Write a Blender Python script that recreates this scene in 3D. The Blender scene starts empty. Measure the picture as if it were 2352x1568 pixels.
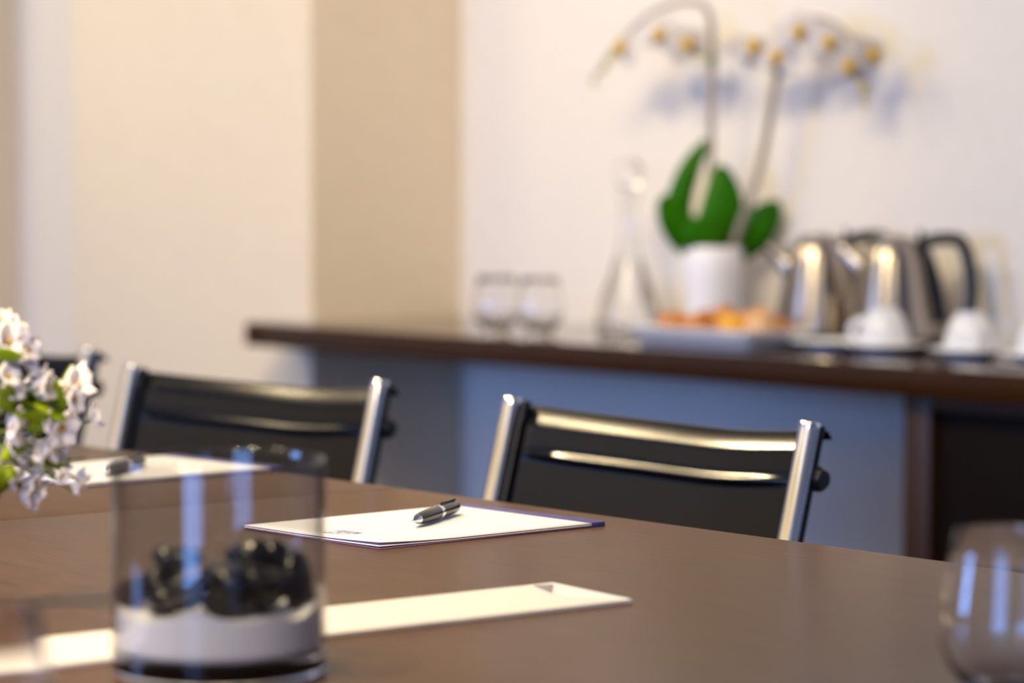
import bpy, bmesh, math, random
from mathutils import Vector, Matrix, Euler
R = math.radians
C = bpy.context.scene.collection
S = bpy.context.scene

# ------------------------------------------------------------------ camera, world, lights, exposure
cam = bpy.data.cameras.new('camera'); co = bpy.data.objects.new('camera', cam); C.objects.link(co)
co.location = (0, 0, 1.075); co.rotation_euler = (R(90 - 3.19), 0, R(50.7))
cam.sensor_width = 36; cam.lens = 104.08; cam.clip_start = .05
cam.dof.use_dof = True; cam.dof.focus_distance = 2.74; cam.dof.aperture_fstop = 3.5
S.camera = co
S.view_settings.view_transform = 'Standard'; S.view_settings.look = 'None'
S.view_settings.exposure = 0.1; S.view_settings.gamma = 1; S.view_settings.use_curve_mapping = False
S.cycles.use_denoising = True
S.cycles.max_bounces = 16; S.cycles.transmission_bounces = 12; S.cycles.transparent_max_bounces = 16
S.cycles.sample_clamp_indirect = 8; S.cycles.blur_glossy = .6
w = bpy.data.worlds.new('world'); S.world = w; w.use_nodes = True
w.node_tree.nodes['Background'].inputs[0].default_value = (.5, .6, 1, 1)
w.node_tree.nodes['Background'].inputs[1].default_value = .02

def lamp(name, kind, loc, energy, color, rot=(0, 0, 0), **kw):
    d = bpy.data.lights.new(name, kind); o = bpy.data.objects.new(name, d); C.objects.link(o)
    o.location = loc; o.rotation_euler = rot; d.energy = energy; d.color = color
    for k, v in kw.items(): setattr(d, k, v)
    return o
WARM = (1, .83, .52); DAY = (.22, .42, 1)
CEIL = 2.7; REAR = -2.6
WINDOWS = [(-6.0, -4.4, .75, 1.9, 160), (-.4, 1.3, .05, 2.25, 100)]          # x0, x1, sill, head, watts of daylight through each
for x0, x1, zb, zt, e in WINDOWS:
    lamp('window_daylight', 'AREA', ((x0 + x1) / 2, REAR - .12, (zb + zt) / 2), e, DAY, (R(90), 0, 0), shape='RECTANGLE', size=x1 - x0, size_y=zt - zb - .06)
lamp('window_daylight', 'AREA', (4.2 + .12, -.95, 1.15), 22, DAY, (R(90), 0, R(90)), shape='RECTANGLE', size=1.3, size_y=2.1)
def aim(a, b):
    return (Vector(b) - Vector(a)).to_track_quat('-Z', 'Y').to_euler()
for x, e in ((-7.3, 195), (-6.0, 105), (-4.6, 122), (-3.2, 160), (-1.8, 75)):      # row of ceiling spots washing the long wall
    lamp('wall_spot', 'SPOT', (x, 2.0, CEIL - .03), e, WARM, (R(47), 0, 0), spot_size=R(104), spot_blend=.6, shadow_soft_size=.4)
for p, q, e, a in (((-1.9, .3, CEIL - .03), (-2.2, 1.2, .735), 290, 50), ((-3.6, 1.7, CEIL - .03), (-5.1, 3.9, 1.3), 195, 62), ((-.2, -1.2, CEIL - .03), (-1.9, 1.1, .8), 300, 30), ((-4.7, 2.05, CEIL - .03), (-2.6, 2.15, .81), 520, 27)):   # table spot, then added spots brightening the niche side, sand and blossoms, chair hem
    lamp('table_and_fill_spot', 'SPOT', p, e, (1, .78, .46), aim(p, q), spot_size=R(a), spot_blend=1, shadow_soft_size=.12)
lamp('ceiling_panel', 'AREA', (-2.9, 1.1, CEIL - .02), 23, WARM, (0, 0, 0), shape='RECTANGLE', size=.28, size_y=1.4)
lamp('ceiling_fill', 'AREA', (-2.5, REAR + .25, 2.1), 50, WARM, (R(180), 0, 0), shape='RECTANGLE', size=12, size_y=.2)   # added upward fill without a fixture, lifts the ceiling and softens shadows

# ------------------------------------------------------------------ helpers
def lin(h):
    h = h.lstrip('#'); v = [int(h[i:i + 2], 16) / 255 for i in (0, 2, 4)]
    return tuple(((c + .055) / 1.055) ** 2.4 if c > .04 else c / 12.92 for c in v) + (1,)

def mat(name, col, rough=.5, metal=0, **kw):
    m = bpy.data.materials.new(name); m.use_nodes = True
    b = m.node_tree.nodes['Principled BSDF']
    if isinstance(col, str): col = lin(col)
    if len(col) == 3: col = tuple(col) + (1,)
    b.inputs['Base Color'].default_value = col; b.inputs['Roughness'].default_value = rough; b.inputs['Metallic'].default_value = metal
    for k, v in kw.items(): b.inputs[k.replace('_', ' ')].default_value = v
    return m

def noisy(m, c1, c2, scale, stretch=(1, 1, 1), bump=0, detail=6, dist=0.):
    """colour variation from an object-space noise, with optional fine relief"""
    nt = m.node_tree; N = nt.nodes.new; L = nt.links.new; b = nt.nodes['Principled BSDF']
    t = N('ShaderNodeTexCoord'); mp = N('ShaderNodeMapping'); mp.inputs['Scale'].default_value = stretch
    n = N('ShaderNodeTexNoise'); n.inputs['Scale'].default_value = scale; n.inputs['Detail'].default_value = detail; n.inputs['Distortion'].default_value = dist
    r = N('ShaderNodeValToRGB'); r.color_ramp.elements[0].position = .3; r.color_ramp.elements[1].position = .7
    r.color_ramp.elements[0].color = lin(c1) if isinstance(c1, str) else tuple(c1) + (1,)
    r.color_ramp.elements[1].color = lin(c2) if isinstance(c2, str) else tuple(c2) + (1,)
    L(t.outputs['Object'], mp.inputs['Vector']); L(mp.outputs[0], n.inputs['Vector']); L(n.outputs['Fac'], r.inputs[0]); L(r.outputs[0], b.inputs['Base Color'])
    if bump:
        bp = N('ShaderNodeBump'); bp.inputs['Strength'].default_value = bump; bp.inputs['Distance'].default_value = .001
        L(n.outputs['Fac'], bp.inputs['Height']); L(bp.outputs[0], b.inputs['Normal'])
    return m

def put(name, bm, m, parent=None, smooth=True, loc=(0, 0, 0), rot=(0, 0, 0), angle=40):
    me = bpy.data.meshes.new(name)
    bmesh.ops.recalc_face_normals(bm, faces=bm.faces)
    bm.to_mesh(me); bm.free()
    if m: me.materials.append(m)
    if smooth:
        for p in me.polygons: p.use_smooth = True
        try: me.set_sharp_from_angle(angle=R(angle))
        except Exception: pass
    o = bpy.data.objects.new(name, me); C.objects.link(o); o.location = loc; o.rotation_euler = rot
    if parent: o.parent = parent
    return o

def thing(name, label, cat, loc=(0, 0, 0), rz=0, group=None):
    o = bpy.data.objects.new(name, None); C.objects.link(o); o.location = loc; o.rotation_euler = (0, 0, rz); o.empty_display_size = .05
    return tag(o, label, cat, group)

def tag(o, label, cat, group=None, kind=None):
    o['label'] = label; o['category'] = cat
    if group: o['group'] = group
    if kind: o['kind'] = kind
    return o

def struct(name, bm, m, smooth=False):
    o = put(name, bm, m, None, smooth); o['kind'] = 'structure'; return o

def copy_tree(o, parent=None):
    c = o.copy(); C.objects.link(c)
    if parent: c.parent = parent
    for ch in list(o.children): copy_tree(ch, c)
    return c

def box(bm, x0, x1, y0, y1, z0, z1, bev=0, seg=2):
    r = bmesh.ops.create_cube(bm, size=1); vs = r['verts']
    for v in vs: v.co = Vector(((x0 + x1) / 2 + v.co.x * (x1 - x0), (y0 + y1) / 2 + v.co.y * (y1 - y0), (z0 + z1) / 2 + v.co.z * (z1 - z0)))
    if bev:
        es = list({e for v in vs for e in v.link_edges})
        bmesh.ops.bevel(bm, geom=es, offset=bev, segments=seg, affect='EDGES', profile=.5)
    return bm

def B(*a, **k): return box(bmesh.new(), *a, **k)

def lathe(prof, seg=48, bm=None, M=None):
    """revolve (r, z) pairs about z; r = 0 closes with one vertex"""
    bm = bm or bmesh.new(); M = M or Matrix()
    rings = []
    for r, z in prof:
        if r < 1e-7: rings.append([bm.verts.new(M @ Vector((0, 0, z)))])
        else: rings.append([bm.verts.new(M @ Vector((r * math.cos(2 * math.pi * i / seg), r * math.sin(2 * math.pi * i / seg), z))) for i in range(seg)])
    for a, b in zip(rings, rings[1:]):
        for i in range(seg):
            j = (i + 1) % seg
            q = [a[i % len(a)], a[j % len(a)], b[j % len(b)], b[i % len(b)]]
            q = list(dict.fromkeys(q))
            if len(q) >= 3: bm.faces.new(q)
    return bm

def smooth_path(pts, n=8):
    P = [Vector(p) for p in pts]; out = []
    P2 = [P[0] * 2 - P[1]] + P + [P[-1] * 2 - P[-2]]
    for i in range(1, len(P2) - 2):
        a, b, c, d = P2[i - 1:i + 3]
        for k in range(n):
            t = k / n
            out.append(.5 * ((2 * b) + (c - a) * t + (2 * a - 5 * b + 4 * c - d) * t * t + (3 * b - a - 3 * c + d) * t ** 3))
    out.append(P[-1]); return out

def tube(pts, rad, seg=10, bm=None, flat=1, up=None, caps=True):
    """sweep a circle (or ellipse: flat scales the second axis) along points; rad a number or a list"""
    bm = bm or bmesh.new(); P = [Vector(p) for p in pts]; n = len(P)
    rad = rad if isinstance(rad, (list, tuple)) else [rad] * n
    u = None; rings = []
    for i in range(n):
        t = (P[min(i + 1, n - 1)] - P[max(i - 1, 0)]).normalized()
        if u is None:
            ref = Vector(up) if up else (Vector((0, 0, 1)) if abs(t.z) < .9 else Vector((1, 0, 0)))
            u = (ref - t * ref.dot(t)).normalized()
        else: u = (u - t * u.dot(t)).normalized()
        v = t.cross(u)
        rings.append([bm.verts.new(P[i] + (u * math.cos(2 * math.pi * k / seg) + v * flat * math.sin(2 * math.pi * k / seg)) * rad[i]) for k in range(seg)])
    for a, b in zip(rings, rings[1:]):
        for k in range(seg):
            bm.faces.new((a[k], a[(k + 1) % seg], b[(k + 1) % seg], b[k]))
    if caps: bm.faces.new(rings[0][::-1]); bm.faces.new(rings[-1])
    return bm

def grid(f, nu, nv, bm=None):
    bm = bm or bmesh.new()
    V = [[bm.verts.new(Vector(f(i / nu, j / nv))) for j in range(nv + 1)] for i in range(nu + 1)]
    for i in range(nu):
        for j in range(nv): bm.faces.new((V[i][j], V[i + 1][j], V[i + 1][j + 1], V[i][j + 1]))
    return bm

def solid(o, t, off=0):
    md = o.modifiers.new('thickness', 'SOLIDIFY'); md.thickness = t; md.offset = off; return o

# ------------------------------------------------------------------ materials
white_paint = noisy(mat('white_paint', '#e2deda', .75), '#e1dbd4', '#e7e1da', 40, bump=.05)
beige_paint = noisy(mat('beige_paint', '#e2d3bc', .75), '#e0d1ba', '#e5d7c1', 40, bump=.05)
ceil_paint = mat('ceiling_paint', (.75, .73, .7), .8)
carpet = noisy(mat('carpet', '#3a3634', .95), '#2c2927', '#474240', 300, bump=.5)
table_wood = noisy(mat('table_veneer', '#5a4432', .30, Specular_IOR_Level=.035), '#4f3a2b', '#6a5140', 9, (1.2, 34, 34), bump=.1, detail=8, dist=.4)
counter_wood = noisy(mat('counter_veneer', '#3f2714', .07, Specular_IOR_Level=.5), '#2e1705', '#3a2008', 8, (1.2, 30, 30), detail=8)
cabinet_wood = noisy(mat('cabinet_veneer', '#3f2714', .5), '#2e1705', '#3a2008', 8, (30, 30, 1.2))
dark_panel = noisy(mat('dark_panel', '#1a110a', .5, Specular_IOR_Level=.12), '#0e0805', '#150d07', 10, (20, 20, 1.5))
chrome = mat('chrome', (.86, .86, .87), .07, 1)
steel = mat('brushed_steel', (.42, .37, .32), .23, 1, Anisotropic=.75, Anisotropic_Rotation=.25)
black_plastic = mat('black_plastic', (.012, .012, .013), .35)
black_metal = mat('black_bar', (.03, .03, .032), .16, .6)
glass = mat('glass', (1, 1, 1), .0, 0, Transmission_Weight=1, IOR=1.46)
def build_sheet_glass():
    """thin clear glass: passes light straight through, mirrors by the angle of view, a little greyer where the path through it is long"""
    m = bpy.data.materials.new('sheet_glass'); m.use_nodes = True; nt = m.node_tree; N = nt.nodes.new; L = nt.links.new
    nt.nodes.remove(nt.nodes['Principled BSDF']); out = nt.nodes['Material Output']
    g = N('ShaderNodeNewGeometry'); d = N('ShaderNodeVectorMath'); d.operation = 'DOT_PRODUCT'; L(g.outputs['Normal'], d.inputs[0]); L(g.outputs['Incoming'], d.inputs[1])
    def M_(op, a, b=None):
        n = N('ShaderNodeMath'); n.operation = op
        for i, v in enumerate((a, b)):
            if v is None: continue
            if isinstance(v, (int, float)): n.inputs[i].default_value = v
            else: L(v, n.inputs[i])
        return n.outputs[0]
    inv = M_('SUBTRACT', 1, M_('ABSOLUTE', d.outputs['Value']))
    fr = M_('ADD', .05, M_('MULTIPLY', .9, M_('POWER', inv, 5)))
    tint = M_('SUBTRACT', .91, M_('MULTIPLY', .45, M_('POWER', inv, 4)))
    cc = N('ShaderNodeCombineColor'); [L(tint, cc.inputs[k]) for k in range(3)]
    tr = N('ShaderNodeBsdfTransparent'); L(cc.outputs[0], tr.inputs[0])
    gl = N('ShaderNodeBsdfGlossy'); gl.inputs['Roughness'].default_value = .01
    mx = N('ShaderNodeMixShader'); L(fr, mx.inputs[0]); L(tr.outputs[0], mx.inputs[1]); L(gl.outputs[0], mx.inputs[2]); L(mx.outputs[0], out.inputs[0])
    return m
sheet_glass = build_sheet_glass()
water = mat('water', (1, 1, 1), .0, 0, Transmission_Weight=1, IOR=1.33)
porcelain = mat('porcelain', (.82, .82, .82), .12)
paper = mat('paper', (.88, .87, .87), .6)
cream_paper = mat('cream_paper', (.84, .80, .75), .55)
purple = mat('purple_print', '#4a4488', .5)
grey_print = mat('grey_print', '#8f8c90', .5)
plum = mat('plum_cover', '#7c5470', .6)
yellow_print = mat('yellow_print', '#d8c878', .5)
sand_mat = noisy(mat('white_sand', (.82, .82, .83), .95), (.86, .86, .87), (.95, .95, .95), 900, bump=.6)
pebble_mat = noisy(mat('black_pebble', (.012, .012, .013), .2, Specular_IOR_Level=.35), (.003, .003, .003), (.006, .006, .006), 60, bump=.15)
petal_mat = mat('orchid_petal', (.58, .56, .59), .6, Subsurface_Weight=.0)
lip_mat = mat('orchid_lip', '#cfa506', .5)
leaf_mat = noisy(mat('orchid_leaf', '#2f6a08', .4, Specular_IOR_Level=.12), '#1e5a00', '#347400', 14)
stem_mat = mat('orchid_stem', '#9a8f84', .6)
bud_mat = mat('orchid_bud', '#b9a84a', .55)
clip_mat = mat('stem_clip', '#3c5a34', .5)
blossom_mat = mat('blossom', (.93, .87, .85), .65)
stamen_mat = mat('blossom_heart', '#c9a02a', .6)
sprig_leaf = noisy(mat('sprig_leaf', '#5f8a10', .5, Specular_IOR_Level=.2), '#567f04', '#a8ac10', 30)
sprig_stem = mat('sprig_stem', '#5a6a1c', .6)
pot_mat = mat('white_pot', (.84, .83, .86), .3)
soil_mat = noisy(mat('bark', '#3a2a1c', .9), '#2a1c12', '#4c3826', 80, bump=.8)
crust = noisy(mat('crust', '#c9772a', .45), '#a8551a', '#dc9a4e', 45, bump=.4)
pale_crust = noisy(mat('pale_crust', '#e0b07c', .5), '#d08a3e', '#ecc79c', 30, bump=.3)
custard = mat('custard', '#e6a818', .2)
jam = mat('jam', '#a83c10', .2)

# woven mesh of the chair backs: black threads with small open holes
mesh_mat = bpy.data.materials.new('woven_mesh'); mesh_mat.use_nodes = True
def build_mesh_mat():
    nt = mesh_mat.node_tree; N = nt.nodes.new; L = nt.links.new; b = nt.nodes['Principled BSDF']; out = nt.nodes['Material Output']
    b.inputs['Base Color'].default_value = (.003, .0028, .0026, 1); b.inputs['Roughness'].default_value = .18
    b.inputs['Specular IOR Level'].default_value = .32
    t = N('ShaderNodeTexCoord'); sx = N('ShaderNodeSeparateXYZ'); L(t.outputs['UV'], sx.inputs[0])
    def wave(sock, k):
        m1 = N('ShaderNodeMath'); m1.operation = 'MULTIPLY'; m1.inputs[1].default_value = k
        m2 = N('ShaderNodeMath'); m2.operation = 'SINE'; L(sock, m1.inputs[0]); L(m1.outputs[0], m2.inputs[0]); return m2.outputs[0]
    a = wave(sx.outputs['X'], 2 * math.pi / .0024); c = wave(sx.outputs['Y'], 2 * math.pi / .0024)
    mul = N('ShaderNodeMath'); mul.operation = 'MULTIPLY'; L(a, mul.inputs[0]); L(c, mul.inputs[1])
    gt = N('ShaderNodeMath'); gt.operation = 'GREATER_THAN'; gt.inputs[1].default_value = .86; L(mul.outputs[0], gt.inputs[0])
    tr = N('ShaderNodeBsdfTransparent'); mx = N('ShaderNodeMixShader')
    L(gt.outputs[0], mx.inputs[0]); L(b.outputs[0], mx.inputs[1]); L(tr.outputs[0], mx.inputs[2]); L(mx.outputs[0], out.inputs[0])
    bp = N('ShaderNodeBump'); bp.inputs['Strength'].default_value = .06; bp.inputs['Distance'].default_value = .0003
    L(mul.outputs[0], bp.inputs['Height']); L(bp.outputs[0], b.inputs['Normal'])
build_mesh_mat()

# ------------------------------------------------------------------ the room
WALL = 4.1; PIER = 3.69; PX0, PX1 = -6.175, -5.19; LX0, RX1 = -9.0, 4.2
struct('floor', B(LX0, RX1, REAR - .2, WALL + .2, -.05, 0), carpet)
struct('ceiling', B(LX0, RX1, REAR - .2, WALL + .2, CEIL, CEIL + .05), ceil_paint)
struct('wall_back', B(LX0, RX1, WALL, WALL + .15, 0, CEIL), white_paint)
struct('wall_left', B(LX0 - .1, LX0, REAR, WALL, 0, CEIL), beige_paint)
bm = bmesh.new(); box(bm, RX1, RX1 + .1, REAR, -1.6, 0, CEIL); box(bm, RX1, RX1 + .1, -.3, WALL, 0, CEIL); box(bm, RX1, RX1 + .1, -1.6, -.3, 0, .05); box(bm, RX1, RX1 + .1, -1.6, -.3, 2.25, CEIL)
struct('wall_right', bm, beige_paint)
struct('pillar', B(PX0, PX1, PIER, WALL, 0, CEIL, bev=.004), beige_paint)
struct('pillar', B(LX0, -7.14, PIER, WALL, 0, CEIL, bev=.004), beige_paint)
bm = bmesh.new(); xs = LX0
for x0, x1, zb, zt, e in WINDOWS:
    box(bm, xs, x0, REAR - .1, REAR, 0, CEIL); box(bm, x0, x1, REAR - .1, REAR, 0, zb); box(bm, x0, x1, REAR - .1, REAR, zt, CEIL); xs = x1
box(bm, xs, RX1, REAR - .1, REAR, 0, CEIL)
struct('wall_rear', bm, beige_paint)
for i, (x0, x1, zb, zt, e) in enumerate(WINDOWS):
    bm = bmesh.new(); n = 3
    for k in range(n + 1):
        x = x0 + (x1 - x0) * k / n; box(bm, x - .03, x + .03, REAR - .08, REAR - .02, zb, zt)
    box(bm, x0, x1, REAR - .08, REAR - .02, zb, zb + .05); box(bm, x0, x1, REAR - .08, REAR - .02, zt - .06, zt)
    struct('window_%d' % (i + 1), bm, white_paint)

bm = bmesh.new()
for y in (-1.6, -.95, -.3): box(bm, RX1 + .02, RX1 + .08, y - .03, y + .03, .05, 2.25)
box(bm, RX1 + .02, RX1 + .08, -1.6, -.3, .05, .10); box(bm, RX1 + .02, RX1 + .08, -1.6, -.3, 2.19, 2.25)
struct('window_3', bm, white_paint)

# ------------------------------------------------------------------ sideboard: worktop and cabinet
CT = .765; CF = 3.555                                    # worktop height and front edge
bm = bmesh.new()
box(bm, -5.19 + .002, 1.0, CF, WALL - .002, CT - .05, CT, bev=.003)
wt = put('worktop', bm, counter_wood)
tag(wt, 'long dark brown wooden worktop along the pale back wall', 'worktop')
bm = B(-5.245, -5.188, CF, PIER - .002, CT - .05, CT, bev=.003)
put('worktop_end', bm, counter_wood, wt)
cab = thing('base_cabinet', 'dark brown base cabinet with recessed door under right end of worktop', 'cabinet', (-3.36, CF + .03, 0))
L_ = 1.1; DZ = CT - .052
put('carcass', B(0, L_, .03, .50, 0, DZ, bev=.002), dark_panel, cab)
put('stile', B(0, .058, 0, .03, 0, DZ, bev=.002), cabinet_wood, cab)
put('stile', B(L_ - .058, L_, 0, .03, 0, DZ, bev=.002), cabinet_wood, cab)
put('rail', B(.058, L_ - .058, 0, .03, DZ - .02, DZ, bev=.002), cabinet_wood, cab)
put('door', B(.062, L_ - .062, .016, .034, .04, DZ - .024, bev=.002), dark_panel, cab)

# ------------------------------------------------------------------ conference table
T = .735; TE = 1.948
tb = thing('conference_table', 'long brown wooden conference table with satin veneer top', 'table', (-2.5, 1.3, 0))
for x0, x1 in ((-4.5, -2.5818), (-2.5792, .3)):
    put('tabletop_section', B(x0 + 2.5, x1 + 2.5, -.68, TE - 1.3, T - .035, T, bev=.0025), table_wood, tb)
for x in (-4.1, -2.6, -.2):
    put('table_leg', B(x + 2.5 - .04, x + 2.5 + .04, -.45, .3, 0, T - .036, bev=.004), dark_panel, tb)

# ------------------------------------------------------------------ chairs
HW = .2375; TOPZ = .81; LEAN = .28
def back_y(z): return LEAN * (z - TOPZ)
def make_chair(label):
    t = thing('meeting_chair', label, 'chair', group='black mesh meeting chairs')
    for s in (-1, 1):
        pts = smooth_path([(s * HW, back_y(z), z) for z in (TOPZ, .72, .6)] + [(s * HW, -.085, .50), (s * HW, -.13, .445), (s * HW, -.22, .43), (s * HW, -.4, .435), (s * HW, -.52, .445)], 6)
        bm = tube(pts, .0118, 18, up=(1, 0, 0), caps=False, flat=1.0)
        put('side_rail', bm, chrome, t)
        d = Vector((0, LEAN, 1)).normalized(); q = d.to_track_quat('Z', 'Y').to_matrix().to_4x4()
        M = Matrix.Translation((s * HW, 0, TOPZ)) @ q
        put('rail_cap', lathe([(0, .0035), (.0095, .0032), (.0116, .001), (.0119, -.002), (.0119, -.006), (0, -.006)], 20, M=M), chrome, t)
        off = .0165
        pts = [(s * HW * .985, back_y(z) + off, z - .002) for z in (TOPZ, .72, .6, .5, .46)]
        put('edge_rail', tube(pts, .0085, 12, up=(1, 0, 0)), black_plastic, t)
        put('bar_end', tube([(s * (HW - .012), back_y(.752) + .026, .752), (s * (HW + .006), back_y(.752) + .026, .752), (s * (HW + .012), back_y(.752) + .026, .752)], [.014, .014, .010], 14), black_plastic, t)
    put('crossbar', tube([(-HW + .004, back_y(.752) + .036, .752), (-.1, back_y(.752) + .044, .752), (.1, back_y(.752) + .044, .752), (HW - .004, back_y(.752) + .036, .752)], .011, 14), black_metal, t)
    # membrane: flat panel that rolls backwards over its top hem
    z0 = TOPZ - .030; RB = z0 - .029; L1 = .36
    hem = [(0, z0)]; tilt = math.atan(LEAN); N = 44; ds = .052 / N       # (y, z) of the hem: tilts back, then rolls over
    for k in range(N):
        q = k * ds
        t_ = 15.6 + (42 - 15.6) * q / .004 if q < .004 else 42 + 14 * (q - .004) / .026 if q < .030 else 56 + 70 * (q - .030) / .010 if q < .040 else 126 + 30 * (q - .04) / .012
        hem.append((hem[-1][0] + ds * math.sin(R(t_)), hem[-1][1] + ds * math.cos(R(t_))))
    rows = [L1 * k / 12 for k in range(10)] + [L1 - .058 + .0010 * k for k in range(58)]
    def surf(u, k):
        x = (u - .5) * 2 * (HW - .006); e = 1 - (2 * u - 1) ** 2
        dip = .006 * e + .0035 * math.exp(-((u - .72) / .2) ** 2)
        bow = .007 * e
        if k < len(rows):
            z = z0 - (L1 - rows[k]); y = back_y(z) + .012 + bow
            y -= .0060 * math.exp(-((z - RB) / .0047) ** 2) * min(1, 1.6 * e)     # the crossbar pushes the weave forward
        else:
            h = hem[k - len(rows)]; y = back_y(z0) + .012 + bow + h[0]; z = h[1]
        return (x, y, z - dip * max(0, min(1, (z - .5) / .25)))
    nr = len(rows) + len(hem) - 1; dist = rows + [L1 + ds * k for k in range(len(hem))]
    bm = grid(lambda u, v: surf(u, round(v * nr)), 28, nr)
    uv = bm.loops.layers.uv.new('UVMap'); bm.verts.index_update()
    for f in bm.faces:
        for l in f.loops:
            i, j = divmod(l.vert.index, nr + 1); l[uv].uv = (i / 28 * .463, dist[j])
    o = put('back_mesh', bm, mesh_mat, t); solid(o, .0012)
    def seat(u, v):
        return ((u - .5) * 2 * (HW - .004), -.50 + .36 * v, .447 - .02 * (1 - (2 * u - 1) ** 2))
    o = put('seat_mesh', grid(seat, 12, 8), mesh_mat, t); solid(o, .0012)
    for y in (-.47, -.2):
        put('seat_bar', tube([(-HW, y, .425), (HW, y, .425)], .011, 12), chrome, t)
    put('column', lathe([(0, .09), (.035, .09), (.035, .14), (.024, .15), (.024, .40), (.05, .41), (.05, .418), (0, .418)], 20), chrome, t, loc=(0, -.33, 0))
    for k in range(5):
        a = 2 * math.pi * k / 5 + .3; c, s = math.cos(a), math.sin(a)
        lg = put('base_leg', tube([(c * .03, -.33 + s * .03, .11), (c * .2, -.33 + s * .2, .09), (c * .27, -.33 + s * .27, .075)], [.018, .015, .012], 10), chrome, t)
        put('caster', lathe([(0, -.012), (.028, -.012), (.03, -.006), (.03, .006), (.028, .012), (0, .012)], 16), black_plastic, lg, loc=(c * .27, -.33 + s * .27, .031), rot=(R(90), 0, a))
    return t
chair = make_chair('black mesh chair with chrome posts behind the notepad with the purple edge')
chair.location = (-2.4725, 2.2295, 0); chair.rotation_euler = (0, 0, R(2.6))
c2 = copy_tree(chair); c2.location = (-3.275, 2.2305, 0); c2.rotation_euler = (0, 0, R(9.5))
c2['label'] = 'black mesh chair with chrome posts behind the glass pebble vase'
c3 = copy_tree(chair); c3.location = (-4.131, 2.333, 0); c3.rotation_euler = (0, 0, R(5))
c3['label'] = 'black mesh chair with chrome post half hidden behind the white blossoms'

# ------------------------------------------------------------------ notepads and pens
def notepad(label, loc, rz, curl):
    t = thing('notepad', label, 'notepad', loc, rz, 'notepads at the table places')
    W2, H2 = .105, .14
    def sheet(z0, lift):
        def f(u, v):
            x = -W2 + 2 * W2 * u; y = -H2 + 2 * H2 * v
            e = max(0, u - .3) / .7 * max(0, .35 - v) / .35
            return (x, y, z0 + lift * e * e)
        return f
    o = put('backing_card', grid(sheet(.0006, 0), 1, 1), plum, t); solid(o, .001)
    o = put('page_block', grid(sheet(.0020, .0012 * curl), 10, 12), paper, t); solid(o, .0012)
    o = put('purple_sheet', grid(sheet(.0030, .0022 * curl), 10, 12), plum, t); solid(o, .0004)
    o = put('top_sheet', grid(sheet(.0036, .0030 * curl), 10, 12), paper, t); solid(o, .0006)
    put('binding_strip', B(-W2 - .0003, W2 + .0003, H2 - .0175, H2 + .0004, .0001, .0046, bev=.0004), purple, t)
    lg = put('logo', B(-.0075, .0235, -.120, -.095, .0036, .00415), purple, t)
    put('logo_field', B(-.0055, .0215, -.1180, -.1045, .0038, .00435), paper, lg)
    bm = bmesh.new()                                     # unreadable outlined figures inside the white field
    for x0, x1 in ((-.0030, .0060), (.0085, .0190)):
        for a in ((x0, x1, -.1168, -.1154), (x0, x1, -.1072, -.1058), (x0, x0 + .0014, -.1168, -.1058), (x1 - .0014, x1, -.1168, -.1058)):
            box(bm, a[0], a[1], a[2], a[3], .0040, .00445)
    put('logo_outline', bm, purple, lg)
    put('logo_accent', B(.0165, .0190, -.1160, -.1130, .0040, .00445), yellow_print, lg)
    for k in range(6):
        put('logo_letter', B(-.004 + k * .0042, -.0018 + k * .0042, -.1020, -.0990, .0040, .0044), paper, lg)
    return t
pad1 = notepad('white notepad with purple top edge and small purple logo under the pen', (-2.2655, 1.7455, T), R(1.6), 1)
pad2 = notepad('white notepad under the overhanging white blossoms', (-2.913 + .004, 1.80 + .012, T), R(3.5), .3)

gun = mat('gunmetal', (.04, .036, .034), .2, .85)
def pen(label, loc, direction):
    a = math.atan2(direction[1], direction[0])
    t = thing('pen', label, 'pen', loc, a, 'pens on the notepads')
    Lp = .130; M = Matrix.Rotation(R(90), 4, 'Y')
    def part(name, prof, m): return put(name, lathe([(r, z) for r, z in prof], 24, M=M), m, t)
    part('tip', [(0, .0035), (.0008, .0015), (.0011, 0), (.0016, .0004), (.0050, .0150), (0, .0150)], chrome)
    part('barrel', [(0, .0150), (.0049, .0150), (.0062, .028), (.0068, .045), (.0067, .070), (0, .070)], gun)
    part('ring', [(0, .070), (.0070, .070), (.0073, .0715), (.0073, .0775), (.0070, .079), (0, .079)], chrome)
    part('cap', [(0, .079), (.0066, .079), (.0066, .105), (.0062, .124), (.0052, .1285), (.003, .130), (0, .1302)], gun)
    put('clip', B(.084, .126, -.0012, .0012, .0062, .0088, bev=.0005), gun, t)
    return t
pz = T + .0047 + .0068
pen('gunmetal twist pen with chrome tip on the notepad', (-2.239, 1.710, pz), (-.547, .836))
pen('gunmetal pen half hidden behind the glass pebble vase', (-2.842, 1.735, pz - .0012), (-.62, .785))

# ------------------------------------------------------------------ long cream paper strip
st = thing('paper_strip', 'long cream paper strip lying beside the glass pebble vase', 'paper strip', (-1.873, 1.577, T), R(-1.4))
x1 = .1165
bm = bmesh.new()
def slab(bm, pts, z0, z1):
    a = [bm.verts.new((x, y, z0)) for x, y in pts]; b = [bm.verts.new((x, y, z1)) for x, y in pts]
    bm.faces.new(a[::-1]); bm.faces.new(b)
    for i in range(len(pts)): bm.faces.new((a[i], a[(i + 1) % len(pts)], b[(i + 1) % len(pts)], b[i]))
    return bm
slab(bm, [(0, 0), (0, -.86), (.112, -.86), (x1, -.012)], .0004, .0030)
put('strip', bm, cream_paper, st, smooth=False)
put('end_panel', slab(bmesh.new(), [(.016, -.006), (x1 - .003, -.0135), (.055, -.0405)], .0028, .0036), paper, st, smooth=False)
put('corner_mark', slab(bmesh.new(), [(.008, -.027), (.0135, -.0105), (.051, -.0425)], .0028, .0037), grey_print, st, smooth=False)

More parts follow.
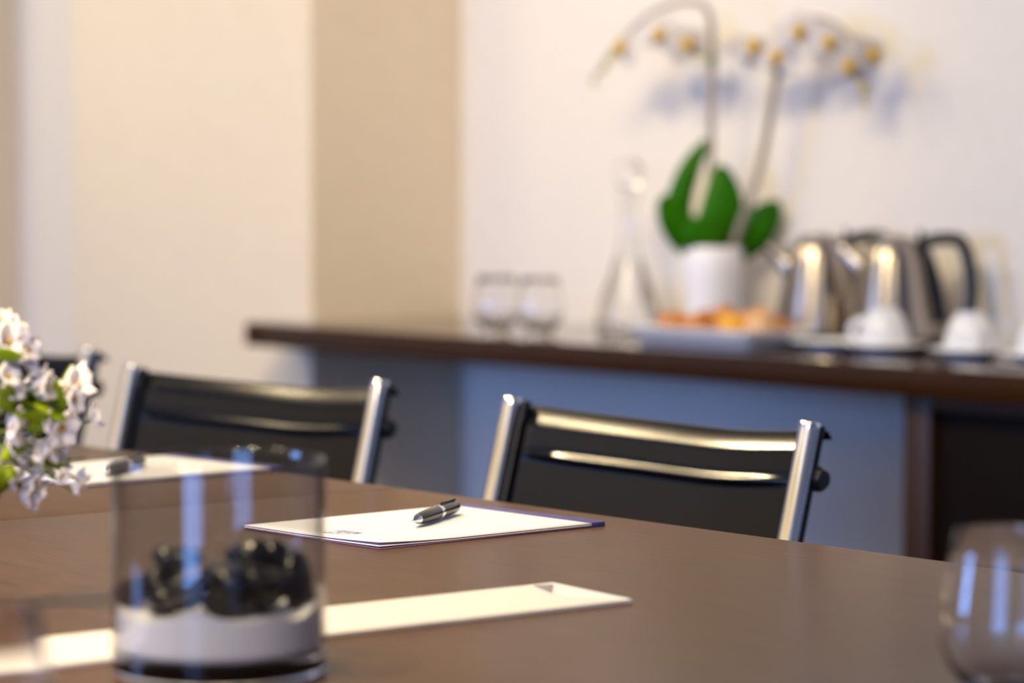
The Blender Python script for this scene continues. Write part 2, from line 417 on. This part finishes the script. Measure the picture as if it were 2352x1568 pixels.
# ------------------------------------------------------------------ glass pebble vase
VX, VY = -1.694, 1.126; VR = .0735
vase = thing('glass_vase', 'clear glass cylinder vase holding white sand and black pebbles', 'vase', (VX, VY, T))
rim = [(VR, .0150), (VR, .0156), (VR, .022), (VR, .141), (VR, .1455), (VR - .0005, .1472), (VR - .0013, .148), (VR - .0021, .1474), (VR - .0026, .1462), (VR - .0026, .141), (VR - .0026, .022), (VR - .0026, .0150)]
put('wall', lathe(rim, 96), sheet_glass, vase)
put('thick_base', lathe([(0, 0), (VR - .004, 0), (VR - .0012, .0012), (VR, .004), (VR, .006), (VR, .0135), (VR, .0148), (VR - .0026, .0149), (0, .0149)], 96), glass, vase)
rnd = random.Random(4)
def sand_h(x, y): return .0445 + .0035 * math.sin(70 * x + 1) * math.cos(60 * y) + .002 * math.sin(130 * y + 2)
bm = bmesh.new(); RS = VR - .0030; rings = []
for k in range(0, 9):
    r = RS * k / 8
    rings.append([bm.verts.new((r * math.cos(a), r * math.sin(a), sand_h(r * math.cos(a), r * math.sin(a)))) for a in [2 * math.pi * i / 64 for i in range(64)]] if k else [bm.verts.new((0, 0, sand_h(0, 0)))])
for r, z in ((RS, .0195), (RS - .003, .0161)):
    rings.append([bm.verts.new((r * math.cos(2 * math.pi * i / 64), r * math.sin(2 * math.pi * i / 64), z)) for i in range(64)])
for a, b in zip(rings, rings[1:]):
    for i in range(64):
        q = list(dict.fromkeys([a[i % len(a)], a[(i + 1) % 64 % len(a)], b[(i + 1) % 64], b[i]])); bm.faces.new(q)
bm.faces.new(rings[-1][::-1])
sd = put('sand', bm, sand_mat, None, loc=(VX, VY, T)); tag(sd, 'white sand filling the bottom of the glass pebble vase', 'sand', kind='stuff')
# lateral (right), toward camera, height above sand, half sizes
PEB = [(-.056, .012, .010, .016, .014, .012, 'small black pebble against the left side of the glass vase'),
       (-.042, -.022, .013, .019, .016, .014, 'black pebble behind the leftmost pebble in the glass vase'),
       (-.023, .034, .012, .021, .017, .015, 'dark pebble with blue sheen at the front left of the glass vase'),
       (-.028, -.008, .033, .016, .013, .012, 'angular dark pebble on top at the left of the glass vase'),
       (.008, .036, .015, .023, .018, .019, 'large round black pebble at the front middle of the glass vase'),
       (.000, -.034, .014, .020, .016, .014, 'black pebble at the back middle of the glass vase'),
       (.020, .000, .036, .015, .012, .012, 'small black pebble on top at the right of the glass vase'),
       (.034, .022, .016, .022, .018, .020, 'large black pebble right of the front middle pebble in the vase'),
       (.036, -.018, .030, .015, .014, .015, 'black pebble with a pale glint high on the right of the vase'),
       (.054, .008, .016, .013, .016, .021, 'black pebble standing upright against the right side of the vase')]
rv = Vector((.633, .774, 0)); tv = Vector((.774, -.633, 0))
for lx, ty, hz, a, b_, c_, lab in PEB:
    bm = bmesh.new(); bmesh.ops.create_icosphere(bm, subdivisions=3, radius=1)
    ph = [rnd.uniform(0, 6) for _ in range(6)]
    for v in bm.verts:
        n = v.co.copy(); k = 1 + .15 * math.sin(2.3 * n.x + ph[0]) + .13 * math.sin(3.1 * n.y + ph[1]) + .12 * math.sin(3.4 * n.z + ph[2]) + .06 * math.sin(5 * n.x + 4 * n.z + ph[3])
        v.co = Vector((n.x * a, n.y * b_, n.z * c_)) * k * .93
    p = Vector((VX, VY, 0)) + rv * lx + tv * ty
    o = put('pebble', bm, pebble_mat, None, loc=(p.x, p.y, T + .0445 + hz), rot=(rnd.uniform(-.35, .35), rnd.uniform(-.35, .35), R(50.7) + rnd.uniform(-.4, .4)))
    tag(o, lab, 'pebble', 'black pebbles in the glass vase')

# ------------------------------------------------------------------ stemless glasses
GP = [(0, 0), (.020, 0), (.0235, .003), (.031, .014), (.040, .026), (.0455, .040), (.046, .050), (.0445, .068), (.0405, .092), (.0372, .112), (.0366, .1138), (.0358, .112), (.0392, .092), (.0432, .068), (.0447, .050), (.0442, .041), (.0386, .028), (.030, .0175), (.018, .0125), (0, .0115)]
g0 = put('drinking_glass', lathe(GP, 64), glass, None, loc=(-1.257, 1.443, T))
tag(g0, 'clear stemless glass on the table near the right end', 'glass', 'stemless drinking glasses')
for loc, lab in (((-1.368, .752, T), 'clear stemless glass over the cream strip at the near left'),
                 ((-4.545, 3.68, CT), 'clear stemless glass on the worktop, farther from the carafe'),
                 ((-4.435, 3.70, CT), 'clear stemless glass on the worktop, nearer the carafe')):
    g = g0.copy(); C.objects.link(g); g.location = loc; g['label'] = lab

# ------------------------------------------------------------------ carafe with stopper
cf = thing('carafe', 'clear glass carafe of water with round stopper on the worktop', 'carafe', (-4.433, 3.93, CT))
put('carafe_body', lathe([(0, 0), (.060, 0), (.066, .005), (.067, .014), (.052, .075), (.034, .125), (.021, .170), (.0165, .21), (.0165, .255), (.024, .275), (.0245, .277), (.0225, .277), (.0140, .256), (.0135, .21), (.017, .170), (.0285, .125), (.0460, .075), (.0600, .016), (.055, .010), (0, .009)], 56), glass, cf)
put('water', lathe([(0, .0085), (.0556, .0095), (.0607, .0155), (.0467, .075), (.0292, .125), (.0243, .145), (0, .145)], 56), water, cf)
put('stopper', lathe([(0, .250), (.011, .250), (.0135, .268), (.013, .284), (.020, .290), (.027, .302), (.030, .316), (.027, .330), (.018, .341), (0, .345)], 40), glass, cf)

# ------------------------------------------------------------------ orchid in a white pot
def petal(L, Wd, cup, nu=6, nv=6, bm=None, M=None):
    def f(u, v):
        wv = Wd * math.sin(math.pi * min(1, .12 + .88 * v) ** .8) ** .8 if v < 1 else 0
        x = (u - .5) * 2 * wv / 2
        p = Vector((x, L * v, cup * (math.sin(v * 1.6) * .6 - 1.2 * (u - .5) ** 2 * v)))
        return (M @ p) if M else p
    return grid(f, nu, nv, bm)
def pot_prof(): return [(0, 0), (.047, 0), (.050, .003), (.058, .125), (.0605, .172), (.0595, .1735), (.057, .172), (.055, .150), (0, .150)]
orc = thing('potted_orchid', 'white moth orchid with two arching stems in a white pot', 'orchid', (-4.187, 3.935, CT))
OB = Vector((-4.187, 3.935, CT))
put('pot', lathe(pot_prof(), 48), pot_mat, orc)
put('bark_mulch', lathe([(0, .158), (.02, .160), (.04, .157), (.0555, .154), (.0555, .150), (0, .150)], 32), soil_mat, orc)
def strap_leaf(pts, wd, fold=.25, side=(.633, .774, 0)):
    P = smooth_path(pts, 6); n = len(P); bm = bmesh.new(); sd_ = Vector(side).normalized()
    rows = []
    for i, p in enumerate(P):
        t = i / (n - 1); hw = wd / 2 * max(.03, math.sin(math.pi * min(1, .16 + .80 * t)) ** .7 if t < .99 else .03)
        tan = (P[min(i + 1, n - 1)] - P[max(i - 1, 0)]).normalized()
        s = (sd_ - tan * sd_.dot(tan)).normalized(); nn = tan.cross(s)
        rows.append([bm.verts.new(p + s * hw * k + nn * abs(k) * hw * fold) for k in (-1, -.5, 0, .5, 1)])
    for a, b in zip(rows, rows[1:]):
        for k in range(4): bm.faces.new((a[k], a[k + 1], b[k + 1], b[k]))
    return bm
def lv(dx, dy, z):   # image right, toward camera, up from pot base
    return rv * dx + tv * dy + Vector((0, 0, z))
LEAVES = [([lv(.0, .01, .155), lv(.012, .03, .21), lv(.018, .035, .27), lv(.014, .02, .335)], .088, .18, (.633, .774, 0)),
          ([lv(-.02, .0, .155), lv(-.06, .0, .20), lv(-.065, .0, .26), lv(-.042, .0, .33), lv(-.006, .0, .385)], .052, .3, (.633, .774, .25)),
          ([lv(-.02, .015, .155), lv(-.05, .03, .19), lv(-.08, .04, .235), lv(-.1, .045, .275)], .07, .25, (.633, .774, .6)),
          ([lv(.02, .0, .155), lv(.055, .02, .185), lv(.09, .03, .215), lv(.128, .03, .262)], .088, .25, (.633, .774, -.7)),
          ([lv(-.005, .03, .150), lv(-.02, .055, .18), lv(-.025, .062, .21), lv(-.03, .066, .235)], .08, .2, (.633, .774, 0))]
for pts, wd, fo, sdv in LEAVES:
    o = put('leaf', strap_leaf(pts, wd, fo, sdv), leaf_mat, orc); solid(o, .0018)
def loc_(p): return Vector(p) - OB
STEM1 = [(-4.182, 3.93, .920), (-4.176, 3.92, 1.138), (-4.168, 3.915, 1.305), (-4.164, 3.90, 1.395), (-4.226, 3.90, 1.415), (-4.313, 3.89, 1.398), (-4.403, 3.885, 1.346), (-4.487, 3.88, 1.267)]
STEM2 = [(-4.150, 3.945, .920), (-4.085, 3.95, 1.054), (-4.05, 3.95, 1.162), (-4.016, 3.95, 1.284), (-3.959, 3.945, 1.366), (-3.868, 3.94, 1.362), (-3.801, 3.935, 1.315), (-3.777, 3.93, 1.246)]
for sp in (STEM1, STEM2):
    P = smooth_path([loc_(p) for p in sp], 8); n = len(P)
    put('stem', tube(P, [.0074 - .0050 * max(0, i / n - .35) / .65 for i in range(n)], 10), stem_mat, orc)
for p in ((-4.168, 3.915, 1.300), (-4.018, 3.95, 1.278)):
    put('stem_clip', lathe([(.0, -.012), (.007, -.012), (.010, -.004), (.010, .006), (.006, .012), (0, .012)], 12), clip_mat, orc, loc=loc_(p))
def bloom_mesh():
    bm = bmesh.new()
    for a, L, wd, dz in ((90, .046, .034, -.004), (215, .044, .032, -.004), (325, .044, .032, -.004), (5, .050, .056, .003), (175, .050, .056, .003)):
        M = Matrix.Translation((0, 0, dz)) @ Matrix.Rotation(R(a - 90), 4, 'Z')
        petal(L, wd, -.010, 5, 5, bm, M)
    me_o = put('bloom', bm, petal_mat, orc); solid(me_o, .0007)
    bm = bmesh.new()
    for a, L, wd in ((270, .022, .016), (235, .014, .012), (305, .014, .012)):
        petal(L, wd, .014, 4, 4, bm, Matrix.Translation((0, 0, .004)) @ Matrix.Rotation(R(a - 90), 4, 'Z'))
    bmesh.ops.create_icosphere(bm, subdivisions=2, radius=.0135, matrix=Matrix.Translation((0, -.001, .009)))
    lp = put('lip', bm, lip_mat, me_o); solid(lp, .0006)
    return me_o
bloom0 = bloom_mesh()
BLOOMS = [((-4.276, 3.875, 1.352), -10, -18), ((-4.206, 3.88, 1.332), 30, 20), ((-4.372, 3.87, 1.332), -55, -20), ((-4.040, 3.90, 1.318), 20, 175),
          ((-3.925, 3.91, 1.346), 0, 0), ((-3.853, 3.915, 1.323), 12, 8), ((-3.992, 3.92, 1.301), -15, -12), ((-3.757, 3.925, 1.298), 55, 20), ((-3.798, 3.91, 1.278), 30, 5)]
for i, (p, yaw, roll) in enumerate(BLOOMS):
    b_ = bloom0 if i == 0 else copy_tree(bloom0, orc)
    b_.location = loc_(p)
    # face the room (the local z axis points away from the wall), turned by yaw
    b_.rotation_euler = (Matrix.Rotation(R(40 + yaw), 3, 'Z') @ Matrix.Rotation(R(78), 3, 'X') @ Matrix.Rotation(R(roll), 3, 'Z')).to_euler()
for p, s, tilt in (((-4.420, 3.883, 1.318), .011, .6), ((-4.450, 3.882, 1.292), .0095, .7), ((-4.478, 3.880, 1.264), .007, .7), ((-3.775, 3.93, 1.236), .013, -.15), ((-3.770, 3.93, 1.208), .008, -.2)):
    bm = bmesh.new(); bmesh.ops.create_icosphere(bm, subdivisions=2, radius=1)
    for v in bm.verts: v.co = Vector((v.co.x * s * .72, v.co.y * s * .72, v.co.z * s * 1.25))
    put('bud', bm, bud_mat, orc, loc=loc_(p), rot=(0, tilt, R(50)))

orc.location += Vector((-.061, .05, 0))                  # pot close to the wall

# ------------------------------------------------------------------ steel kettles
def kettle(label, loc, rz):
    t = thing('steel_kettle', label, 'kettle', loc, rz, 'steel kettles on the worktop')
    put('base', lathe([(0, 0), (.084, 0), (.088, .004), (.088, .014), (.084, .016), (0, .016)], 48), black_plastic, t)
    put('body', lathe([(0, .016), (.083, .016), (.0865, .020), (.0860, .026), (.079, .065), (.0705, .108), (.061, .150), (.0535, .176), (.047, .187), (.040, .190), (0, .190)], 64), steel, t)
    put('lid', lathe([(0, .190), (.039, .190), (.038, .196), (.028, .2015), (.012, .204), (0, .2045)], 40), steel, t)
    put('thumb_tab', B(.046, .054, -.010, .010, .186, .214, bev=.003), black_plastic, t)
    bm = bmesh.new()                                      # spout: a tapering channel on the far side from the handle
    tube(smooth_path([(-.050, 0, .135), (-.070, 0, .155), (-.088, 0, .172), (-.097, 0, .180)], 4), [.026, .024, .021, .019, .0175, .016, .015, .014, .0135, .013, .0125, .012, .0115][:13], 14, bm)
    put('spout', bm, steel, t)
    put('handle', tube(smooth_path([(.038, 0, .176), (.062, 0, .192), (.100, 0, .198), (.126, 0, .190), (.140, 0, .150), (.145, 0, .105), (.142, 0, .062)], 6), .0095, 12, flat=1.3, up=(0, 1, 0)), black_plastic, t)
    put('handle_spine', tube(smooth_path([(.046, 0, .192), (.062, 0, .165), (.078, 0, .120), (.088, 0, .070), (.0905, 0, .045)], 5), .0085, 10, flat=1.4, up=(0, 1, 0)), black_plastic, t)
    return t
kettle('steel cone kettle with spout toward the orchid, behind the other kettle', (-3.944, 3.975, CT), R(40))
kettle('steel cone kettle with open black handle behind the upside-down cups', (-3.735, 3.955, CT), R(30))

# ------------------------------------------------------------------ platter with pastries
PLX0, PLX1, PLY0, PLY1 = -4.125, -3.79, 3.645, 3.82
bm = bmesh.new(); cx, cy = (PLX0 + PLX1) / 2, (PLY0 + PLY1) / 2; hx, hy = (PLX1 - PLX0) / 2, (PLY1 - PLY0) / 2
def rr(hx, hy, z, r=.02, n=6):
    return [(sx * (hx - r) + r * math.cos(a), sy * (hy - r) + r * math.sin(a), z) for (sx, sy, a0) in ((1, 1, 0), (-1, 1, 90), (-1, -1, 180), (1, -1, 270)) for a in [R(a0 + 90 * k / n) for k in range(n + 1)]]
rings = [[bm.verts.new(p) for p in rr(*q)] for q in ((hx - .022, hy - .022, 0), (hx - .015, hy - .015, .005), (hx, hy, .033), (hx - .001, hy - .001, .0355), (hx - .005, hy - .005, .0345), (hx - .018, hy - .018, .026))]
for a, b in zip(rings, rings[1:]):
    for i in range(len(a)): bm.faces.new((a[i], a[(i + 1) % len(a)], b[(i + 1) % len(a)], b[i]))
bm.faces.new(rings[0][::-1]); bm.faces.new(rings[-1])
pl = put('platter', bm, porcelain, None, loc=(cx, cy, CT)); tag(pl, 'white rectangular porcelain platter of pastries on the worktop', 'platter')
PZ = CT + .0265
def danish(lab, x, y, r, h, fill, m, rz=0, sq=.0):
    t = thing('danish_pastry', lab, 'pastry', (x, y, PZ), rz, 'pastries on the platter')
    bm = lathe([(0, 0), (r * .86, 0), (r, h * .3), (r * .97, h * .7), (r * .8, h), (r * .6, h * .86), (r * .5, h * .7), (0, h * .66)], 32)
    for v in bm.verts:
        a = math.atan2(v.co.y, v.co.x); k = 1 + sq * math.cos(4 * a); v.co.x *= k; v.co.y *= k; v.co.z *= 1 + .12 * math.sin(5 * a)
    put('crust', bm, m, t)
    put('filling', lathe([(0, h * .95), (r * .3, h * .93), (r * .55, h * .8), (r * .55, h * .6), (0, h * .6)], 24), fill, t)
def bun(lab, x, y, r, h, m, z=0):
    bm = lathe([(0, 0), (r * .8, 0), (r * .97, h * .2), (r, h * .4), (r * .9, h * .7), (r * .6, h * .93), (r * .25, h), (0, h * 1.01)], 32)
    for v in bm.verts:
        a = math.atan2(v.co.y, v.co.x); v.co *= 1 + .05 * math.sin(3 * a + x * 50)
    o = put('bun', bm, m, None, loc=(x, y, PZ + z)); tag(o, lab, 'pastry', 'pastries on the platter')
def croissant(lab, x, y, rz, L, r):
    t = thing('croissant', lab, 'pastry', (x, y, PZ), rz, 'pastries on the platter')
    for k in range(7):
        u = (k - 3) / 3; rad = r * (1 - .62 * abs(u) ** 1.4)
        bm = bmesh.new(); bmesh.ops.create_icosphere(bm, subdivisions=2, radius=1)
        for v in bm.verts: v.co = Vector((v.co.x * L * .12, v.co.y * rad, v.co.z * rad * .92))
        put('segment', bm, crust, t, loc=(u * L * .42, -.018 * (1 - u * u) + .01, rad * .92), rot=(0, 0, -u * .45))
danish('brown jam danish at the left end of the platter', -4.065, 3.71, .027, .030, jam, crust, .3, .06)
danish('golden danish with custard next to the leftmost danish', -4.003, 3.712, .029, .030, custard, crust, .6, .06)
bun('tall round brown bun in the middle of the platter', -3.948, 3.735, .024, .046, crust)
danish('bright yellow custard danish right of the platter middle', -3.893, 3.706, .030, .034, custard, custard, .2, .05)
bun('large pale sugared bun at the right end of the platter', -3.832, 3.712, .031, .046, pale_crust)
croissant('brown croissant at the back of the platter before the pot', -3.875, 3.775, .3, .09, .022)
bun('small golden bun at the back left of the platter', -4.035, 3.765, .024, .034, crust)

# ------------------------------------------------------------------ cups upside down on saucers
sau = put('saucer', lathe([(0, 0), (.034, 0), (.036, .003), (.050, .006), (.070, .015), (.0735, .0185), (.0725, .0195), (.069, .0175), (.050, .0095), (.034, .0065), (0, .006)], 56), porcelain)
SX = [(-3.742 + .025, 3.775, 'white saucer without a cup between the platter and the kettles'), (-3.585, 3.775, 'white saucer under the cup before the right kettle'), (-3.385, 3.775, 'white saucer under the cup right of the kettle handle'), (-3.225, 3.775, 'white saucer under the rightmost upside-down cup')]
cup = thing('cup', 'white upside-down cup before the steel kettle with open handle', 'cup', (0, 0, 0), 0, 'white cups upside down on saucers')
put('cup_body', lathe([(.0465, 0), (.0475, .001), (.046, .012), (.040, .040), (.031, .060), (.026, .064), (.0255, .070), (.0235, .070), (.023, .0655), (0, .0655), (0, .0625), (.028, .0605), (.037, .040), (.0438, .012), (.0455, 0), (.0465, 0)], 56), porcelain, cup)
put('cup_handle', tube(smooth_path([(.041, 0, .018), (.056, 0, .014), (.064, 0, .026), (.058, 0, .042), (.037, 0, .050)], 5), .0042, 10, flat=1.5, up=(0, 1, 0)), porcelain, cup)
CUPL = ['white upside-down cup before the steel kettle with open handle', 'white upside-down cup right of the kettle handle', 'rightmost white upside-down cup on the worktop']
for i, (x, y, lab) in enumerate(SX):
    s_ = sau if i == 0 else sau.copy()
    if i: C.objects.link(s_)
    s_.location = (x, y, CT); tag(s_, lab, 'saucer', 'white saucers on the worktop')
    if i:
        c_ = cup if i == 1 else copy_tree(cup)
        c_.location = (x, y, CT + .0098); c_.rotation_euler = (0, 0, R((200, -35, -60)[i - 1])); c_['label'] = CUPL[i - 1]

# ------------------------------------------------------------------ white blossom arrangement at the left
fa = thing('flower_arrangement', 'arrangement of small white blossoms and green leaves at the left', 'flowers', (-2.076, 1.116, T))
FO = Vector((-2.076, 1.116, T))
put('vase', lathe([(0, 0), (.026, 0), (.030, .004), (.034, .04), (.030, .078), (.026, .09), (.028, .098), (.026, .098), (.024, .09), (.027, .075), (.03, .04), (.026, .008), (0, .007)], 32), porcelain, fa)
fwv = Vector((-.774, .633, 0))
def fp(px, py, dd=0):   # fan of sprigs: offsets right / up from the vase axis, measured at the vase's distance
    return rv * ((px + 150) / 2920) + Vector((0, 0, (1400 - py) / 2920)) + fwv * dd
rn = random.Random(11)
BL = [(-10, 742), (28, 748), (58, 768), (22, 785), (72, 800), (5, 770), (40, 815), (-20, 800), (38, 828), (62, 846), (28, 862), (92, 866), (108, 880), (82, 888), (118, 904), (132, 898), (155, 878), (172, 890), (168, 912), (35, 892), (18, 880), (48, 905), (-10, 915), (20, 960), (32, 975), (8, 985), (112, 968), (138, 976), (208, 958), (26, 1012), (50, 1030), (40, 1045), (72, 1035), (102, 1030), (108, 1052), (88, 1070), (18, 1092), (44, 1122), (58, 1135), (70, 1092), (62, 1080), (148, 1080), (160, 1100), (157, 1126), (172, 1108), (-30, 850), (-40, 960), (-35, 1040), (-60, 780), (-70, 900)]
bm = bmesh.new()
for k in range(5):
    petal(.0145, .0165, .007, 4, 4, bm, Matrix.Rotation(R(72 * k), 4, 'Z') @ Matrix.Rotation(R(22), 4, 'X'))
bl0 = put('blossom', bm, blossom_mat, fa); solid(bl0, .0004)
bm = bmesh.new(); bmesh.ops.create_icosphere(bm, subdivisions=1, radius=.0024, matrix=Matrix.Translation((0, 0, .0035)))
put('stamens', bm, stamen_mat, bl0)
pts3 = []
for i, (x, y) in enumerate(BL):
    b_ = bl0 if i == 0 else copy_tree(bl0, fa)
    p = fp(x, y, rn.uniform(-.035, .03)); pts3.append(p)
    sc = rn.uniform(.85, 1.3) * (.62 if (y > 1075 and x > 140) else 1)
    b_.location = p; b_.scale = (sc,) * 3
    out = Vector((p.x, p.y, (p.z - .18) * .6 + .02)).normalized() + Vector((rn.uniform(-.6, .6), rn.uniform(-.6, .6), rn.uniform(-.3, .6)))
    b_.rotation_euler = out.to_track_quat('Z', 'Y').to_euler()
LV = [(10, 805), (-5, 830), (20, 850), (-10, 870), (60, 925), (85, 935), (110, 935), (140, 940), (150, 925), (30, 935), (-5, 945), (175, 945), (130, 950), (20, 1062), (40, 1068), (0, 1070), (10, 1112), (-2, 1125), (80, 985), (70, 960), (60, 915), (95, 955), (120, 1062), (150, 1062), (-30, 1000), (-30, 1090), (160, 955), (45, 955), (10, 930), (60, 1000), (-40, 880), (20, 905)]
lf0 = put('leaf', petal(.031, .014, .004, 3, 5), sprig_leaf, fa); solid(lf0, .0004)
for i, (x, y) in enumerate(LV):
    b_ = lf0 if i == 0 else copy_tree(lf0, fa)
    p = fp(x, y, rn.uniform(-.045, .02)); b_.location = p; b_.scale = (rn.uniform(.8, 1.2),) * 3
    b_.rotation_euler = (rn.uniform(-1.2, 1.2), rn.uniform(-1.2, 1.2), rn.uniform(0, 6.28))
bm = bmesh.new()
for i in range(0, len(pts3)):
    p = pts3[i]; a = Vector((rn.uniform(-.012, .012), rn.uniform(-.012, .012), .085)); md = Vector((p.x * .35, p.y * .35, .085 + max(.05, (p.z - .085) * .75)))
    tube(smooth_path([a, md, p - Vector((0, 0, .002))], 4), .0011, 5, bm)
o = put('stems', bm, sprig_stem, fa); o['kind'] = 'stuff'
